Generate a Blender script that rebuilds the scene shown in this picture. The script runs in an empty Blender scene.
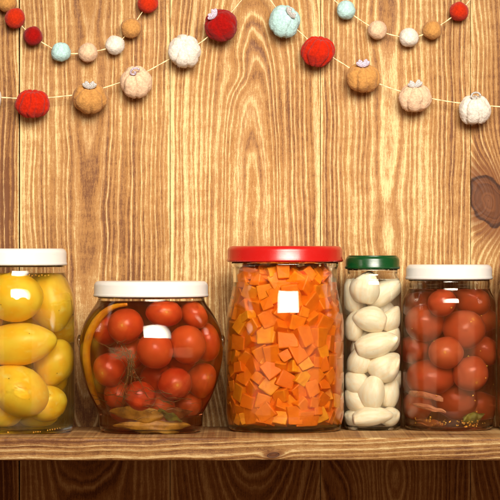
import bpy, bmesh, math, random
import numpy as np
from mathutils import Vector, Matrix, Euler, noise as mnoise

random.seed(7)
scene = bpy.context.scene
COL = scene.collection
PI = math.pi

# ------------------------------------------------------------------ scale
S = 0.00075            # metres per photo pixel in the plane y = 0
D = 2.6                # camera distance to that plane
ZC = 183.3 * S         # camera height over the shelf
def kk(y): return S * (D + y) / D
def X(px, y): return (px - 250.0) * kk(y)
def Z(py, y): return ZC + (250.0 - py) * kk(y)
WALL_Y = 0.098         # front face of the planks

# ------------------------------------------------------------------ helpers
def link(o):
    COL.objects.link(o); return o

def obj(name, bm, mat, parent=None, smooth=True, loc=None):
    me = bpy.data.meshes.new(name)
    if smooth:
        for f in bm.faces: f.smooth = True
    bm.to_mesh(me); bm.free()
    o = bpy.data.objects.new(name, me)
    link(o)
    if mat is not None: me.materials.append(mat)
    if parent is not None: o.parent = parent
    if loc is not None: o.location = loc
    return o

def empty(name, loc):
    o = bpy.data.objects.new(name, None); link(o)
    o.location = loc; o.empty_display_size = 0.01
    return o

def tag(o, label=None, cat=None, group=None, kind=None):
    if label: o['label'] = label
    if cat: o['category'] = cat
    if group: o['group'] = group
    if kind: o['kind'] = kind
    return o

def crom(pts, n=6):
    """Catmull-Rom through the points."""
    P = [Vector(p) for p in pts]
    P = [P[0] * 2 - P[1]] + P + [P[-1] * 2 - P[-2]]
    out = []
    for i in range(1, len(P) - 2):
        a, b, c, d = P[i-1], P[i], P[i+1], P[i+2]
        for j in range(n):
            t = j / n
            out.append(0.5 * ((2*b) + (c-a)*t + (2*a-5*b+4*c-d)*t*t + (3*b-a-3*c+d)*t**3))
    out.append(P[-2])
    return out

def lathe(bm, prof, seg=96, rfun=None):
    """prof: (r, z) pairs; r < 1e-7 at an end closes to a point."""
    rings = []
    for r, z in prof:
        if r < 1e-7:
            rings.append([bm.verts.new((0, 0, z))])
        else:
            ring = []
            for i in range(seg):
                a = 2*PI*i/seg
                rr = r if rfun is None else rfun(r, z, a)
                ring.append(bm.verts.new((rr*math.cos(a), rr*math.sin(a), z)))
            rings.append(ring)
    for A, B in zip(rings, rings[1:]):
        for i in range(seg):
            j = (i+1) % seg
            if len(A) == 1 and len(B) == 1: break
            if len(A) == 1: bm.faces.new((A[0], B[j], B[i]))
            elif len(B) == 1: bm.faces.new((A[i], A[j], B[0]))
            else: bm.faces.new((A[i], A[j], B[j], B[i]))
    bmesh.ops.recalc_face_normals(bm, faces=bm.faces[:])

def tube(bm, pts, rad, seg=6, taper=None, flat=1.0):
    pts = [Vector(p) for p in pts]
    n = len(pts); rings = []
    ref = Vector((0.1, 1, 0.2)).normalized()
    for i, p in enumerate(pts):
        t = (pts[min(i+1, n-1)] - pts[max(i-1, 0)]).normalized()
        u = t.cross(ref)
        if u.length < 1e-4: u = t.cross(Vector((1, 0, 0)))
        u.normalize(); w = t.cross(u).normalized()
        r = rad * (taper(i/(n-1)) if taper else 1.0)
        rings.append([bm.verts.new(p + u*(r*math.cos(2*PI*k/seg)) + w*(r*flat*math.sin(2*PI*k/seg))) for k in range(seg)])
    for A, B in zip(rings, rings[1:]):
        for k in range(seg):
            bm.faces.new((A[k], A[(k+1) % seg], B[(k+1) % seg], B[k]))
    bm.faces.new(rings[0][::-1]); bm.faces.new(rings[-1])

def lerp(a, b, t): return a + (b-a)*t

# ------------------------------------------------------------------ nodes
def srgb(r, g, b):
    f = lambda c: (c/255/12.92) if c/255 <= 0.04045 else ((c/255+0.055)/1.055)**2.4
    return (f(r), f(g), f(b), 1.0)

class NT:
    def __init__(self, name):
        self.mat = bpy.data.materials.new(name); self.mat.use_nodes = True
        self.t = self.mat.node_tree; self.t.nodes.clear()
        self.out = self.t.nodes.new('ShaderNodeOutputMaterial')
    def n(self, typ, **kw):
        nd = self.t.nodes.new(typ)
        for k, v in kw.items(): setattr(nd, k, v)
        return nd
    def l(self, a, b): self.t.links.new(a, b)
    def put(self, sock, v):
        if isinstance(v, bpy.types.NodeSocket): self.l(v, sock)
        else: sock.default_value = v
    def m(self, op, a, b=None, c=None, clamp=False):
        nd = self.n('ShaderNodeMath', operation=op); nd.use_clamp = clamp
        self.put(nd.inputs[0], a)
        if b is not None: self.put(nd.inputs[1], b)
        if c is not None: self.put(nd.inputs[2], c)
        return nd.outputs[0]
    def add(self, a, b): return self.m('ADD', a, b)
    def sub(self, a, b): return self.m('SUBTRACT', a, b)
    def mul(self, a, b): return self.m('MULTIPLY', a, b)
    def smooth(self, x, lo, hi, a=0.0, b=1.0):
        nd = self.n('ShaderNodeMapRange', interpolation_type='SMOOTHSTEP')
        self.put(nd.inputs['Value'], x)
        nd.inputs['From Min'].default_value = lo; nd.inputs['From Max'].default_value = hi
        nd.inputs['To Min'].default_value = a; nd.inputs['To Max'].default_value = b
        return nd.outputs[0]
    def xyz(self, x, y, z):
        nd = self.n('ShaderNodeCombineXYZ')
        self.put(nd.inputs[0], x); self.put(nd.inputs[1], y); self.put(nd.inputs[2], z)
        return nd.outputs[0]
    def noise(self, vec=None, w=None, scale=1.0, detail=2.0, rough=0.5, dist=0.0):
        nd = self.n('ShaderNodeTexNoise')
        nd.noise_dimensions = '1D' if vec is None else '3D'
        if vec is not None: self.put(nd.inputs['Vector'], vec)
        if w is not None: self.put(nd.inputs['W'], w)
        nd.inputs['Scale'].default_value = scale; nd.inputs['Detail'].default_value = detail
        nd.inputs['Roughness'].default_value = rough; nd.inputs['Distortion'].default_value = dist
        return nd.outputs[0]
    def mix(self, f, a, b, mode='MIX'):
        nd = self.n('ShaderNodeMix', data_type='RGBA', blend_type=mode)
        self.put(nd.inputs[0], f); self.put(nd.inputs[6], a); self.put(nd.inputs[7], b)
        return nd.outputs[2]
    def coord(self, which='Object'):
        return self.n('ShaderNodeTexCoord').outputs[which]
    def rnd(self): return self.n('ShaderNodeObjectInfo').outputs['Random']
    def bump(self, h, dist, strength=1.0):
        nd = self.n('ShaderNodeBump'); self.put(nd.inputs['Height'], h)
        nd.inputs['Distance'].default_value = dist; nd.inputs['Strength'].default_value = strength
        return nd.outputs[0]
    def principled(self, color, rough=0.5, normal=None, **kw):
        nd = self.n('ShaderNodeBsdfPrincipled')
        self.put(nd.inputs['Base Color'], color); self.put(nd.inputs['Roughness'], rough)
        if normal is not None: self.l(normal, nd.inputs['Normal'])
        for k, v in kw.items(): self.put(nd.inputs[k.replace('_', ' ')], v)
        self.l(nd.outputs[0], self.out.inputs['Surface'])
        return nd

# ------------------------------------------------------------------ wood
KW = kk(WALL_Y)
C_DARK, C_MID, C_PALE = srgb(100, 58, 27), srgb(155, 110, 60), srgb(206, 178, 126)
def wood(name, seed, cx, d0, k1, k2, v0, ox, oy, horizontal=False, knots=(), tone=0.0, freq=0.20, wob=10.0, unit=KW, pale=0.0, period=4.6):
    """Ring field of a sawn board. Coordinates are the board's own, measured in units of UNIT; (ox, oy) is its origin."""
    g = NT(name)
    sep = g.n('ShaderNodeSeparateXYZ'); g.l(g.coord(), sep.inputs[0])
    a = g.mul(sep.outputs[0], 1/unit); b = g.mul(sep.outputs[2], -1/unit)
    px, py = g.add(a, ox), g.add(b, oy)
    U, V = (py, px) if horizontal else (px, py)
    depth = g.mul(sep.outputs[1], 1/unit)
    s0 = seed * 13.7
    wv = g.mul(g.sub(g.noise(w=g.add(g.mul(V, 0.006), s0), detail=1), 0.5), wob)
    fine = g.mul(g.sub(g.noise(vec=g.xyz(g.mul(U, .03), g.mul(V, .009), s0), detail=1), 0.5), 7.0)
    fine2 = g.mul(g.sub(g.noise(vec=g.xyz(g.mul(U, .15), g.mul(V, .028), s0+3), detail=2), 0.5), 2.0)
    dU = g.add(g.sub(U, cx), wv)
    q = g.mul(g.sub(V, v0), 0.01)
    d = g.add(g.add(d0, g.mul(q, k1)), g.mul(g.mul(q, q), k2))
    d = g.add(d, g.mul(g.sub(g.noise(w=g.add(g.mul(V, 0.009), s0+5), detail=1), 0.5), 6.0))
    d = g.add(d, depth)
    r = g.m('SQRT', g.add(g.mul(dU, dU), g.mul(d, d)))
    r = g.add(g.add(r, fine), fine2)
    kmask = None; kcol = None
    for (kx, ky, ra, rb, tilt, amp, solid) in knots:
        ku, kv = (ky, kx) if horizontal else (kx, ky)
        x1, y1 = g.sub(U, ku), g.sub(V, kv)
        c, s = math.cos(tilt), math.sin(tilt)
        xa = g.mul(g.add(g.mul(x1, c), g.mul(y1, s)), 1/ra)
        ya = g.mul(g.sub(g.mul(y1, c), g.mul(x1, s)), 1/rb)
        e2 = g.add(g.mul(xa, xa), g.mul(ya, ya))
        e = g.m('SQRT', e2)
        e = g.add(e, g.mul(g.sub(g.noise(vec=g.xyz(g.mul(U, .07), g.mul(V, .07), s0), detail=3), .5), .5))
        r = g.add(r, g.mul(g.m('EXPONENT', g.mul(e2, -0.35)), amp))
        if solid:
            mk = g.smooth(e, 0.92, 1.04, 1.0, 0.0)
            ring = g.noise(w=g.mul(e, 5.0), detail=2)
            cc = g.mix(g.smooth(ring, .3, .7), srgb(78, 42, 20), srgb(106, 62, 32))
            edge = g.mul(g.smooth(e, .82, .95), g.smooth(e, 1.0, 1.1, 1.0, 0.0))
            cc = g.mix(g.mul(edge, .9), cc, srgb(52, 26, 12))
            halo = g.smooth(e, 1.0, 2.4, .85, 0.0)
            kmask, kcol, khalo = g.m('MAXIMUM', mk, edge), cc, halo
    ph = g.add(g.mul(r, 1/period), g.mul(g.noise(w=g.add(g.mul(r, .11), s0), detail=2), 1.5))
    wave = g.m('SINE', g.mul(ph, 2*PI))
    amp = g.noise(w=g.add(g.mul(r, .16), s0+21), detail=2, rough=.6)
    lines = g.add(.5, g.mul(wave, .22))
    band = g.noise(w=g.add(g.mul(r, 0.045), s0+9), detail=1)
    fib = g.noise(vec=g.xyz(g.mul(r, .60), g.mul(V, .008), s0), detail=3, rough=.65)
    fib2 = g.noise(vec=g.xyz(g.mul(U, 1.2), g.mul(V, .10), s0+1), detail=3, rough=.75)
    fig = g.noise(vec=g.xyz(g.mul(U, .05), g.mul(V, .14), s0+2), detail=4, rough=.65)
    big = g.noise(vec=g.xyz(g.mul(U, .014), g.mul(V, .006), s0+4), detail=2)
    # dark / pale balance
    t = g.add(g.mul(g.sub(lines, .5), .60), g.mul(g.sub(band, .5), .30))
    t = g.add(t, g.mul(g.sub(fib, .5), .62))
    t = g.add(t, g.mul(g.sub(fib2, .5), .85))
    t = g.add(t, g.mul(g.sub(fig, .5), .42))
    t = g.add(t, g.mul(g.sub(big, .5), .80))
    edge_x = g.m('MINIMUM', a, g.sub(149.5, a))
    if not horizontal: t = g.add(t, g.smooth(edge_x, .5, 5.0, .36, 0.0))
    speck = g.noise(vec=g.xyz(g.mul(U, 1.5), g.mul(V, .75), s0+12), detail=3, rough=.7)
    t = g.add(t, g.mul(g.sub(speck, .5), .60))
    t = g.add(t, 0.50 + tone)
    lo = g.mix(g.smooth(t, .10, .52), C_DARK, C_MID)
    col = g.mix(g.smooth(t, .50, .98), lo, C_PALE)
    # narrow pale latewood ridges
    ridge = g.mul(g.smooth(g.add(wave, g.mul(g.sub(fib2, .5), .85)), .58, 1.10), g.smooth(amp, .36, .60))
    ridge = g.mul(ridge, g.smooth(g.add(g.mul(fib2, .5), g.mul(speck, .5)), .32, .56, .35, 1.0))
    col = g.mix(g.mul(ridge, .60 + pale), col, srgb(220, 194, 142))
    # fine dark pores
    pore = g.smooth(g.noise(vec=g.xyz(g.mul(U, 1.1), g.mul(V, .05), s0+7), detail=3, rough=.7), .60, .72)
    col = g.mix(g.mul(pore, .5), col, srgb(118, 66, 26))
    h = g.add(g.mul(lines, .8), g.add(g.mul(fib, .35), g.mul(fib2, .3)))
    if kmask is not None:
        col = g.mix(khalo, col, srgb(112, 66, 32))
        col = g.mix(kmask, col, kcol)
    g.principled(col, g.smooth(fib, .3, .7, .52, .75), g.bump(h, 0.0006, .7), Specular_IOR_Level=0.25)
    return g.mat

def board(name, x0, x1, y0, y1, z0, z1, mat, parent, bev=0.0012, org=None, segs=2):
    org = Vector(org or (x0, y0, 0))
    bm = bmesh.new()
    bmesh.ops.create_cube(bm, size=1)
    for v in bm.verts:
        v.co = Vector((lerp(x0, x1, v.co.x+.5), lerp(y0, y1, v.co.y+.5), lerp(z0, z1, v.co.z+.5))) - org
    bmesh.ops.bevel(bm, geom=bm.edges[:], offset=bev, segments=segs, profile=.5, affect='EDGES')
    o = obj(name, bm, mat, parent, smooth=False)
    o.location = org if parent is None else org - parent.location
    return o

wall = empty('plank_wall', (0, WALL_Y, 0))
tag(wall, 'brown brushed pine wall of upright boards behind the shelf', 'wall')
PYB = 250 + ZC/KW       # photo row of z = 0 on the wall
edges = [-282, -131.5, 19.0, 170.0, 320.5, 470.5, 621, 772]
specs = [  # seed, cx, d0, k1, k2, v0, knots, tone, freq, wob
    dict(seed=3, cx=-200, d0=14, k1=6, k2=1, v0=150),
    dict(seed=11, cx=-50, d0=16, k1=2, k2=0, v0=150, tone=-.18),  # browner board; its dark tone also holds the vignette on this side
    dict(seed=5, cx=89, d0=20, k1=1.2, k2=0.2, v0=30, wob=5, tone=-.02, knots=((92, 505, 20, 34, .1, 22, False),)),
    dict(seed=21, cx=252, d0=14, k1=-3, k2=4.5, v0=185, wob=8, tone=.0, knots=((238, 76, 9, 11, .3, 6, False),)),
    dict(seed=8, cx=388, d0=20, k1=1.0, k2=.5, v0=120, wob=6, tone=.02, knots=((355, 490, 16, 30, .2, 18, False), (396, 482, 14, 28, -.1, -16, False))),
    dict(seed=17, cx=560, d0=10, k1=5, k2=2, v0=100, wob=9, tone=-.10, knots=((488.5, 201, 17, 26, -.42, 34, True),)),  # darker wood, with some edge vignette put into the tone
    dict(seed=29, cx=700, d0=14, k1=-6, k2=1, v0=200),
]
for i, sp in enumerate(specs):
    a, b = edges[i], edges[i+1]
    m = wood('plank_wood', ox=a+.7, oy=PYB, **sp)
    gl = .9 if i == 2 else .2
    y0 = WALL_Y + (0.0006 if i % 2 else 0.0)
    board('plank', X(a+gl, WALL_Y), X(b-.2, WALL_Y), y0, y0+.018, -.16, Z(-120, WALL_Y), m, wall, bev=.0006, org=(X(a+.7, WALL_Y), WALL_Y, 0))
g = NT('dark_backing'); g.principled(srgb(38, 24, 14), .9)
bm = bmesh.new(); bmesh.ops.create_cube(bm, size=1)
for v in bm.verts: v.co = Vector((v.co.x*.8, .021+.001+v.co.y*.003, lerp(-.16, Z(-120, WALL_Y), v.co.z+.5)))
obj('backing_board', bm, g.mat, wall, smooth=False)

# ------------------------------------------------------------------ shelf
SH_F = -0.062           # front edge
m = wood('shelf_wood', seed=42, cx=530, d0=10, k1=2.5, k2=.8, v0=200, ox=0, oy=PYB, horizontal=True, unit=S, period=4.3, wob=9,
         knots=((273, 443.5, 2.6, 6.0, .15, 8, True),), tone=-.12, pale=.1)
xs0, xs1 = X(-330, 0), X(830, 0)
bm = bmesh.new()
NX = 240
TH = .0168
prof = [(WALL_Y-.0006, -TH), (SH_F+.0016, -TH), (SH_F+.0004, -TH+.0006), (SH_F, -TH+.0018), (SH_F, -.0085), (SH_F, -.0018), (SH_F+.0005, -.0005), (SH_F+.0018, 0), (WALL_Y-.0006, 0)]
rings = []
for i in range(NX+1):
    x = lerp(xs0, xs1, i/NX)
    ring = []
    for j, (y, z) in enumerate(prof):
        dz = 0; dy = 0
        if 1 <= j <= 7:
            dy = .0009*mnoise.noise(Vector((x*25, z*60, 1.3)))
            if j <= 3: dz = .0006*mnoise.noise(Vector((x*30, 5.1, 0)))
            elif j in (5, 6): dz = -abs(.0010*mnoise.noise(Vector((x*40, 8.1, 0))))
        ring.append(bm.verts.new((x-X(0, 0), y+dy, z+dz)))
    rings.append(ring)
for A, B in zip(rings, rings[1:]):
    for j in range(len(prof)):
        k = (j+1) % len(prof)
        bm.faces.new((A[j], B[j], B[k], A[k]))
bm.faces.new(rings[0]); bm.faces.new(rings[-1][::-1])
bmesh.ops.recalc_face_normals(bm, faces=bm.faces[:])
shelf = obj('wooden_shelf', bm, m, smooth=False, loc=(X(0, 0), 0, 0))
tag(shelf, 'brown wooden board shelf with a rough grained front edge carrying the jars', 'shelf')

# ------------------------------------------------------------------ plain materials
def clear(g, ior, f0, col, normal=None, edge=.5):
    """Clear pressed glass: gently bending refraction plus a mirror coat that grows towards grazing angles, alike from both sides."""
    lw = g.n('ShaderNodeLayerWeight'); lw.inputs['Blend'].default_value = .5
    if normal is not None: g.l(normal, lw.inputs['Normal'])
    f = g.add(f0, g.mul(g.m('POWER', lw.outputs['Facing'], 5.0), edge))
    rf = g.n('ShaderNodeBsdfGlass'); rf.inputs['IOR'].default_value = ior; rf.inputs['Roughness'].default_value = 0.0; rf.inputs['Color'].default_value = col
    gl = g.n('ShaderNodeBsdfAnisotropic') if False else g.n('ShaderNodeBsdfGlossy'); gl.inputs['Roughness'].default_value = 0.05; gl.inputs['Color'].default_value = (1, .95, .86, 1)
    if normal is not None: g.l(normal, rf.inputs['Normal']); g.l(normal, gl.inputs['Normal'])
    mx = g.n('ShaderNodeMixShader'); g.l(f, mx.inputs[0]); g.l(rf.outputs[0], mx.inputs[1]); g.l(gl.outputs[0], mx.inputs[2])
    g.l(mx.outputs[0], g.out.inputs['Surface'])
def glass_mat(name):
    g = NT(name)
    h = g.noise(vec=g.coord(), scale=38, detail=1)      # slight waviness of pressed glass
    clear(g, 1.25, 0.024, (.985, .99, .985, 1), g.bump(h, 0.0009, .5))
    return g.mat
GLASS = glass_mat('clear_glass')

def liquid_mat(name, col, density, cloud=None, cdens=0.0):
    g = NT(name)
    clear(g, 1.19, .001, (1, 1, 1, 1), edge=.15)
    v = g.n('ShaderNodeVolumeAbsorption'); v.inputs['Color'].default_value = col; v.inputs['Density'].default_value = density
    if cloud is None:
        g.l(v.outputs[0], g.out.inputs['Volume'])
    else:
        sc_ = g.n('ShaderNodeVolumeScatter'); sc_.inputs['Color'].default_value = cloud; sc_.inputs['Density'].default_value = cdens; sc_.inputs['Anisotropy'].default_value = .2
        ad = g.n('ShaderNodeAddShader'); g.l(v.outputs[0], ad.inputs[0]); g.l(sc_.outputs[0], ad.inputs[1]); g.l(ad.outputs[0], g.out.inputs['Volume'])
    return g.mat

def painted(name, col, rough=.28, chip=True):
    g = NT(name)
    co = g.coord()
    n1 = g.noise(vec=co, scale=60, detail=4, rough=.65)
    c = g.mix(g.smooth(n1, .45, .8, 0, .22), col, tuple(x*.78 for x in col[:3])+(1,))
    n2 = g.noise(vec=co, scale=900, detail=2)
    mp = g.n('ShaderNodeMapping'); g.l(co, mp.inputs['Vector']); mp.inputs['Scale'].default_value = (120, 120, 900); mp.inputs['Rotation'].default_value = (.3, .5, 0)
    scr = g.smooth(g.noise(vec=mp.outputs[0], scale=1, detail=3, rough=.7), .66, .72)
    c = g.mix(g.mul(scr, .16), c, srgb(120, 100, 84))
    g.principled(c, g.smooth(n1, .3, .8, rough, rough+.2), g.bump(n2, .00005, .25), Coat_Weight=.25, Coat_Roughness=.12)
    return g.mat
LID_WHITE = painted('white_lid_paint', (.66, .648, .62, 1))
LID_RED = painted('red_lid_paint', srgb(172, 20, 18), .24)
LID_GREEN = painted('green_lid_paint', srgb(6, 62, 26), .2)

# ------------------------------------------------------------------ jars
class Jar: pass
def make_jar(cx, y, lid, prof, level, lid_mat, liq, label, embossed=(), wall_px=2.6, base_r=None, seg=128):
    """lid = (half width, top row, bottom row); prof = [(radius, row)] from neck to bottom edge, in photo pixels at the jar's depth."""
    k = kk(y); J = Jar(); J.k = k; J.y = y; J.cx = cx; J.x = X(cx, y)
    root = empty('preserving_jar', (J.x, y, 0)); J.root = root
    tag(root, label, 'jar')
    zz = lambda py: ZC + (250-py)*k
    lr, lt, lb = lid
    # outer wall, bottom centre upwards
    base_py = 250 + ZC/k
    pr = [(r*k, zz(py)) for r, py in prof][::-1]
    pr = [p for p in pr if p[1] > 0.0045*1.0]
    br = base_r*k
    r_low = pr[0][0]
    outer = [(0, .0016), (br*.55, .0014), (br*.86, .0008), (br*.95, .0001), (br, 0.0001), (lerp(br, r_low, .55), .0007), (lerp(br, r_low, .88), .0022)]
    body = [(p.x, p.y) for p in crom([(r, z, 0) for r, z in [(r_low*.992, .0036)] + pr], 5)]
    outer += body
    neck_r = body[-1][0]; top_z = zz(lt) - 2.2*k
    # thread bead and rim under the lid
    outer += [(neck_r+.3*k, zz(lb)-1.2*k), (neck_r-.3*k, zz(lb)+1.0*k), (neck_r-.5*k, top_z-1.2*k), (neck_r-1.2*k, top_z)]
    t = wall_px*k
    inner = [(neck_r-t-.3*k, top_z), (neck_r-t-.2*k, zz(lb))]
    inner += [(r-t, z) for r, z in body[::-1] if z > .0054]
    rl = inner[-1][0]
    inner += [(rl*.97, .0041), (rl*.90, .0033), (rl*.7, .0030), (0, .0036)]
    def rf(r, z, a):
        for (pa, pb, n, dep, a0) in embossed:
            z1, z0 = zz(pa), zz(pb)
            if z0 < z < z1 and r > neck_r*.9:
                w = math.sin(PI*(z-z0)/(z1-z0))
                return r + dep*k*min(1, w*1.3)*(.5+.5*math.tanh(2.2*math.cos(n*a+a0)))
        return r
    bm = bmesh.new()
    lathe(bm, outer + inner, 300 if embossed else seg, rf if embossed else None)
    obj('glass', bm, GLASS, root)
    # brine: reaches a hair into the glass wall
    zl = zz(level)
    J.inner = [(r, z) for r, z in inner if z <= zl + 30*k]
    inn = sorted([(r, z) for r, z in inner if .0054 <= z], key=lambda p: p[1])
    J.zr = np.array([z for r, z in inn]); J.rr = np.array([r for r, z in inn])
    e = .35*k
    bp = [(0, .0036-e), (rl*.7, .0030-e), (rl*.90+e*.5, .0033-e), (rl*.97+e, .0041-e*.5)] + [(r+e, z) for r, z in inn if z < zl]
    rt = float(np.interp(zl, J.zr, J.rr))
    bp += [(rt+e, zl), (0, zl)]
    bm = bmesh.new(); lathe(bm, bp, seg)
    if liq is not None: obj('brine', bm, liq, root)
    # lid: pressed metal cap with a rolled lower edge
    R = lr*k; zt, zb = zz(lt), zz(lb)
    cap = [(0, zt-.5*k), (R*.80, zt-.5*k), (R*.84, zt-.1*k), (R*.90, zt), (R-3.6*k, zt-.3*k), (R-2.0*k, zt-1.4*k), (R-.9*k, zt-3.2*k), (R-.5*k, zt-4.6*k), (R-.5*k, zb+3.6*k), (R-.2*k, zb+2.9*k), (R+.25*k, zb+1.7*k), (R*.998, zb+.7*k), (R*.985, zb),
           (R*.965, zb+.4*k), (R*.96, zb+2*k), (R*.955, zt-3*k), (R*.93, zt-1.6*k), (0, zt-1.7*k)]
    nl = 6
    def lf(r, z, a):       # the lugs press the skirt in a little
        return r
    bm = bmesh.new(); lathe(bm, cap, seg, lf)
    obj('lid', bm, lid_mat, root)
    J.lid = lid; J.zz = zz
    return J

LIQ_A = liquid_mat('yellow_brine', (1.0, .74, .14, 1), 7, (1, .72, .12, 1), 8)
LIQ_B = liquid_mat('amber_brine', (.88, .36, .08, 1), 28, (.85, .26, .06, 1), 11)
LIQ_C = liquid_mat('orange_brine', (1.0, .52, .08, 1), 16, (1, .40, .04, 1), 22)
LIQ_D = liquid_mat('clear_brine', (1.0, .93, .75, 1), 3, (1, .82, .56, 1), 10)
LIQ_E = liquid_mat('red_amber_brine', (.88, .42, .16, 1), 26, (.85, .32, .13, 1), 15)

JA = make_jar(15.5, .022, (51.5, 248.5, 265.5), [(49, 266), (49.5, 271), (50.5, 275), (54, 284), (57.6, 294), (58.8, 304), (59, 316), (59, 340), (59, 370), (59, 400), (58.8, 412), (58, 421), (56, 427)],
              273, LID_WHITE, LIQ_A, 'white-lidded jar of big yellow vegetables in yellow brine, cropped at one side', embossed=((297, 313, 30, .25, .4), (404, 420, 30, .25, .4)), base_r=50)
JB = make_jar(151, .018, (57.5, 281, 297), [(53, 297), (53.5, 300), (55.5, 304), (61, 312), (66.5, 322), (70.3, 333), (72, 345), (71.6, 357), (69.5, 370), (66, 383), (61, 396), (55.5, 407), (52.5, 413), (51.8, 418), (51.6, 425)],
              301, LID_WHITE, LIQ_B, 'round-bellied white-lidded jar of red tomatoes with dill and a yellow pepper strip', base_r=44)
JC = make_jar(285, .037, (58, 246, 262), [(53, 262), (54, 265), (52.5, 269), (52.2, 276), (52.2, 284), (53.2, 292), (55.4, 302), (57.5, 311), (58.6, 320), (58.9, 327), (59, 335), (59, 360), (59, 390), (59, 408), (58.6, 416), (57, 423)],
              282, LID_RED, LIQ_C, 'red-lidded jar filled with diced orange carrot', base_r=49)
JD = make_jar(372.5, .052, (27.5, 255.5, 269), [(25.2, 269), (25.6, 271), (25, 274), (26.5, 278), (28.3, 283), (28.8, 289), (28.8, 320), (28.8, 360), (28.8, 400), (28.7, 414), (28.2, 420)],
              279, LID_GREEN, LIQ_D, 'slim green-lidded jar of peeled garlic cloves', base_r=23, wall_px=1.9)
JE = make_jar(449, .055, (43.5, 264.5, 279.5), [(40.5, 280), (41, 284), (40.6, 288), (42.5, 293), (45.5, 299), (46.6, 306), (46.8, 316), (46.8, 350), (46.8, 390), (46.6, 405), (46, 413), (44.5, 419)],
              289, LID_WHITE, LIQ_E, 'white-lidded straight jar of red tomatoes with mustard seeds at the bottom', base_r=37)
JF = make_jar(546, .050, (47, 252, 268), [(44.5, 268), (44.5, 274), (46.5, 284), (48.5, 296), (48.8, 310), (48.8, 350), (48.8, 390), (48.6, 408), (47.5, 416)],
              276, LID_RED, LIQ_E, 'red-lidded jar showing only a sliver at the edge', base_r=40)

# lugs on the belly of the round jar
for sgn in (-1, 1):
    bm = bmesh.new(); bmesh.ops.create_uvsphere(bm, u_segments=20, v_segments=12, radius=1)
    for v in bm.verts: v.co = Vector((v.co.x*2.6*JB.k, v.co.y*7*JB.k, v.co.z*6.5*JB.k))
    obj('glass_lug', bm, GLASS, JB.root, loc=(sgn*71.6*JB.k, 0, Z(341, JB.y)))

# ------------------------------------------------------------------ contents: placing
class Placed: pass
placed = {}
def ray_in(J, px, py):
    """Entry point on the inner wall and direction inside the brine of a level line of sight through column px."""
    k = J.k; z = J.zz(py); R = float(np.interp(z, J.zr, J.rr))
    u = max(-.985, min(.985, (px-J.cx)*k/(R+2.6*k)))
    th = math.asin(u); t2 = math.asin(u/1.19)
    return R, Vector((R*math.sin(th), -R*math.cos(th), z)), Vector((-math.sin(th-t2), math.cos(th-t2), 0))
def spot(J, px, py, r, slack=.4):
    """Centre (local to jar) of something of half width r pixels that shows at px, py and touches the inner wall."""
    k = J.k
    R, p, d = ray_in(J, px, py)
    lim = max(.2*k, R - (r+slack)*k)
    best, bd = p, 9
    for i in range(400):
        q = p + d*(i*.25*k); h = math.hypot(q.x, q.y)
        if h < bd: best, bd = q, h
        if h <= lim: return q
    f = lim/bd
    return Vector((best.x*f, best.y*f, best.z))

def settle(J, items, p, r):
    """Push p back (away from the front) until it overlaps no earlier item by more than a touch."""
    for _ in range(400):
        hit = False
        for q, rq in items:
            if (p-q).length < (r+rq)*.94: hit = True; break
        if not hit: break
        p = p + Vector((0, .6*J.k, 0))
    z = p.z; R = float(np.interp(z, J.zr, J.rr)) - r
    if R > 0 and math.hypot(p.x, p.y) > R:
        f = R/math.hypot(p.x, p.y); p = Vector((p.x*f, p.y*f, z))
    return p

def put(o, J, p, rot=None, sc=None):
    o.location = Vector((J.x, J.y, 0)) + p
    if rot is not None: o.rotation_euler = rot
    if sc is not None: o.scale = sc
    return o

# ------------------------------------------------------------------ tomatoes
def tomato_mat(name, c1, c2, cy):
    g = NT(name)
    co = g.coord(); sep = g.n('ShaderNodeSeparateXYZ'); g.l(co, sep.inputs[0])
    rn = g.rnd()
    n1 = g.noise(vec=g.n_off(co, rn) if hasattr(g, 'n_off') else co, scale=1.6, detail=3)
    c = g.mix(g.smooth(n1, .3, .7), c1, c2)
    c = g.mix(g.mul(rn, .45), c, cy)
    c = g.mix(g.smooth(g.noise(vec=co, scale=3.4, detail=4, rough=.65), .5, .8, 0, .45), c, cy)
    # blossom scar on the +Z pole: paler star
    rad = g.m('SQRT', g.add(g.mul(sep.outputs[0], sep.outputs[0]), g.mul(sep.outputs[1], sep.outputs[1])))
    up = g.smooth(sep.outputs[2], 0.5, .8)
    nn = g.noise(vec=co, scale=9, detail=2)
    rad2 = g.add(rad, g.mul(g.sub(nn, .5), .12))
    pale = g.mul(g.smooth(rad2, .12, .42, .75, 0), up)
    c = g.mix(pale, c, cy)
    scar = g.mul(g.smooth(rad2, .05, .10, 1, 0), up)
    c = g.mix(scar, c, srgb(226, 150, 60))
    speck = g.smooth(g.noise(vec=co, scale=26, detail=1), .70, .76)
    c = g.mix(g.mul(speck, .35), c, cy)
    g.principled(c, .3, g.bump(g.noise(vec=co, scale=3, detail=2), .0006, .25), Specular_IOR_Level=.2, Subsurface_Weight=0.0)
    return g.mat
TOM = tomato_mat('tomato_skin', srgb(206, 66, 26), srgb(188, 46, 17), srgb(226, 114, 46))
TOM2 = tomato_mat('dusky_tomato_skin', srgb(198, 80, 40), srgb(184, 62, 28), srgb(212, 112, 60))

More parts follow.
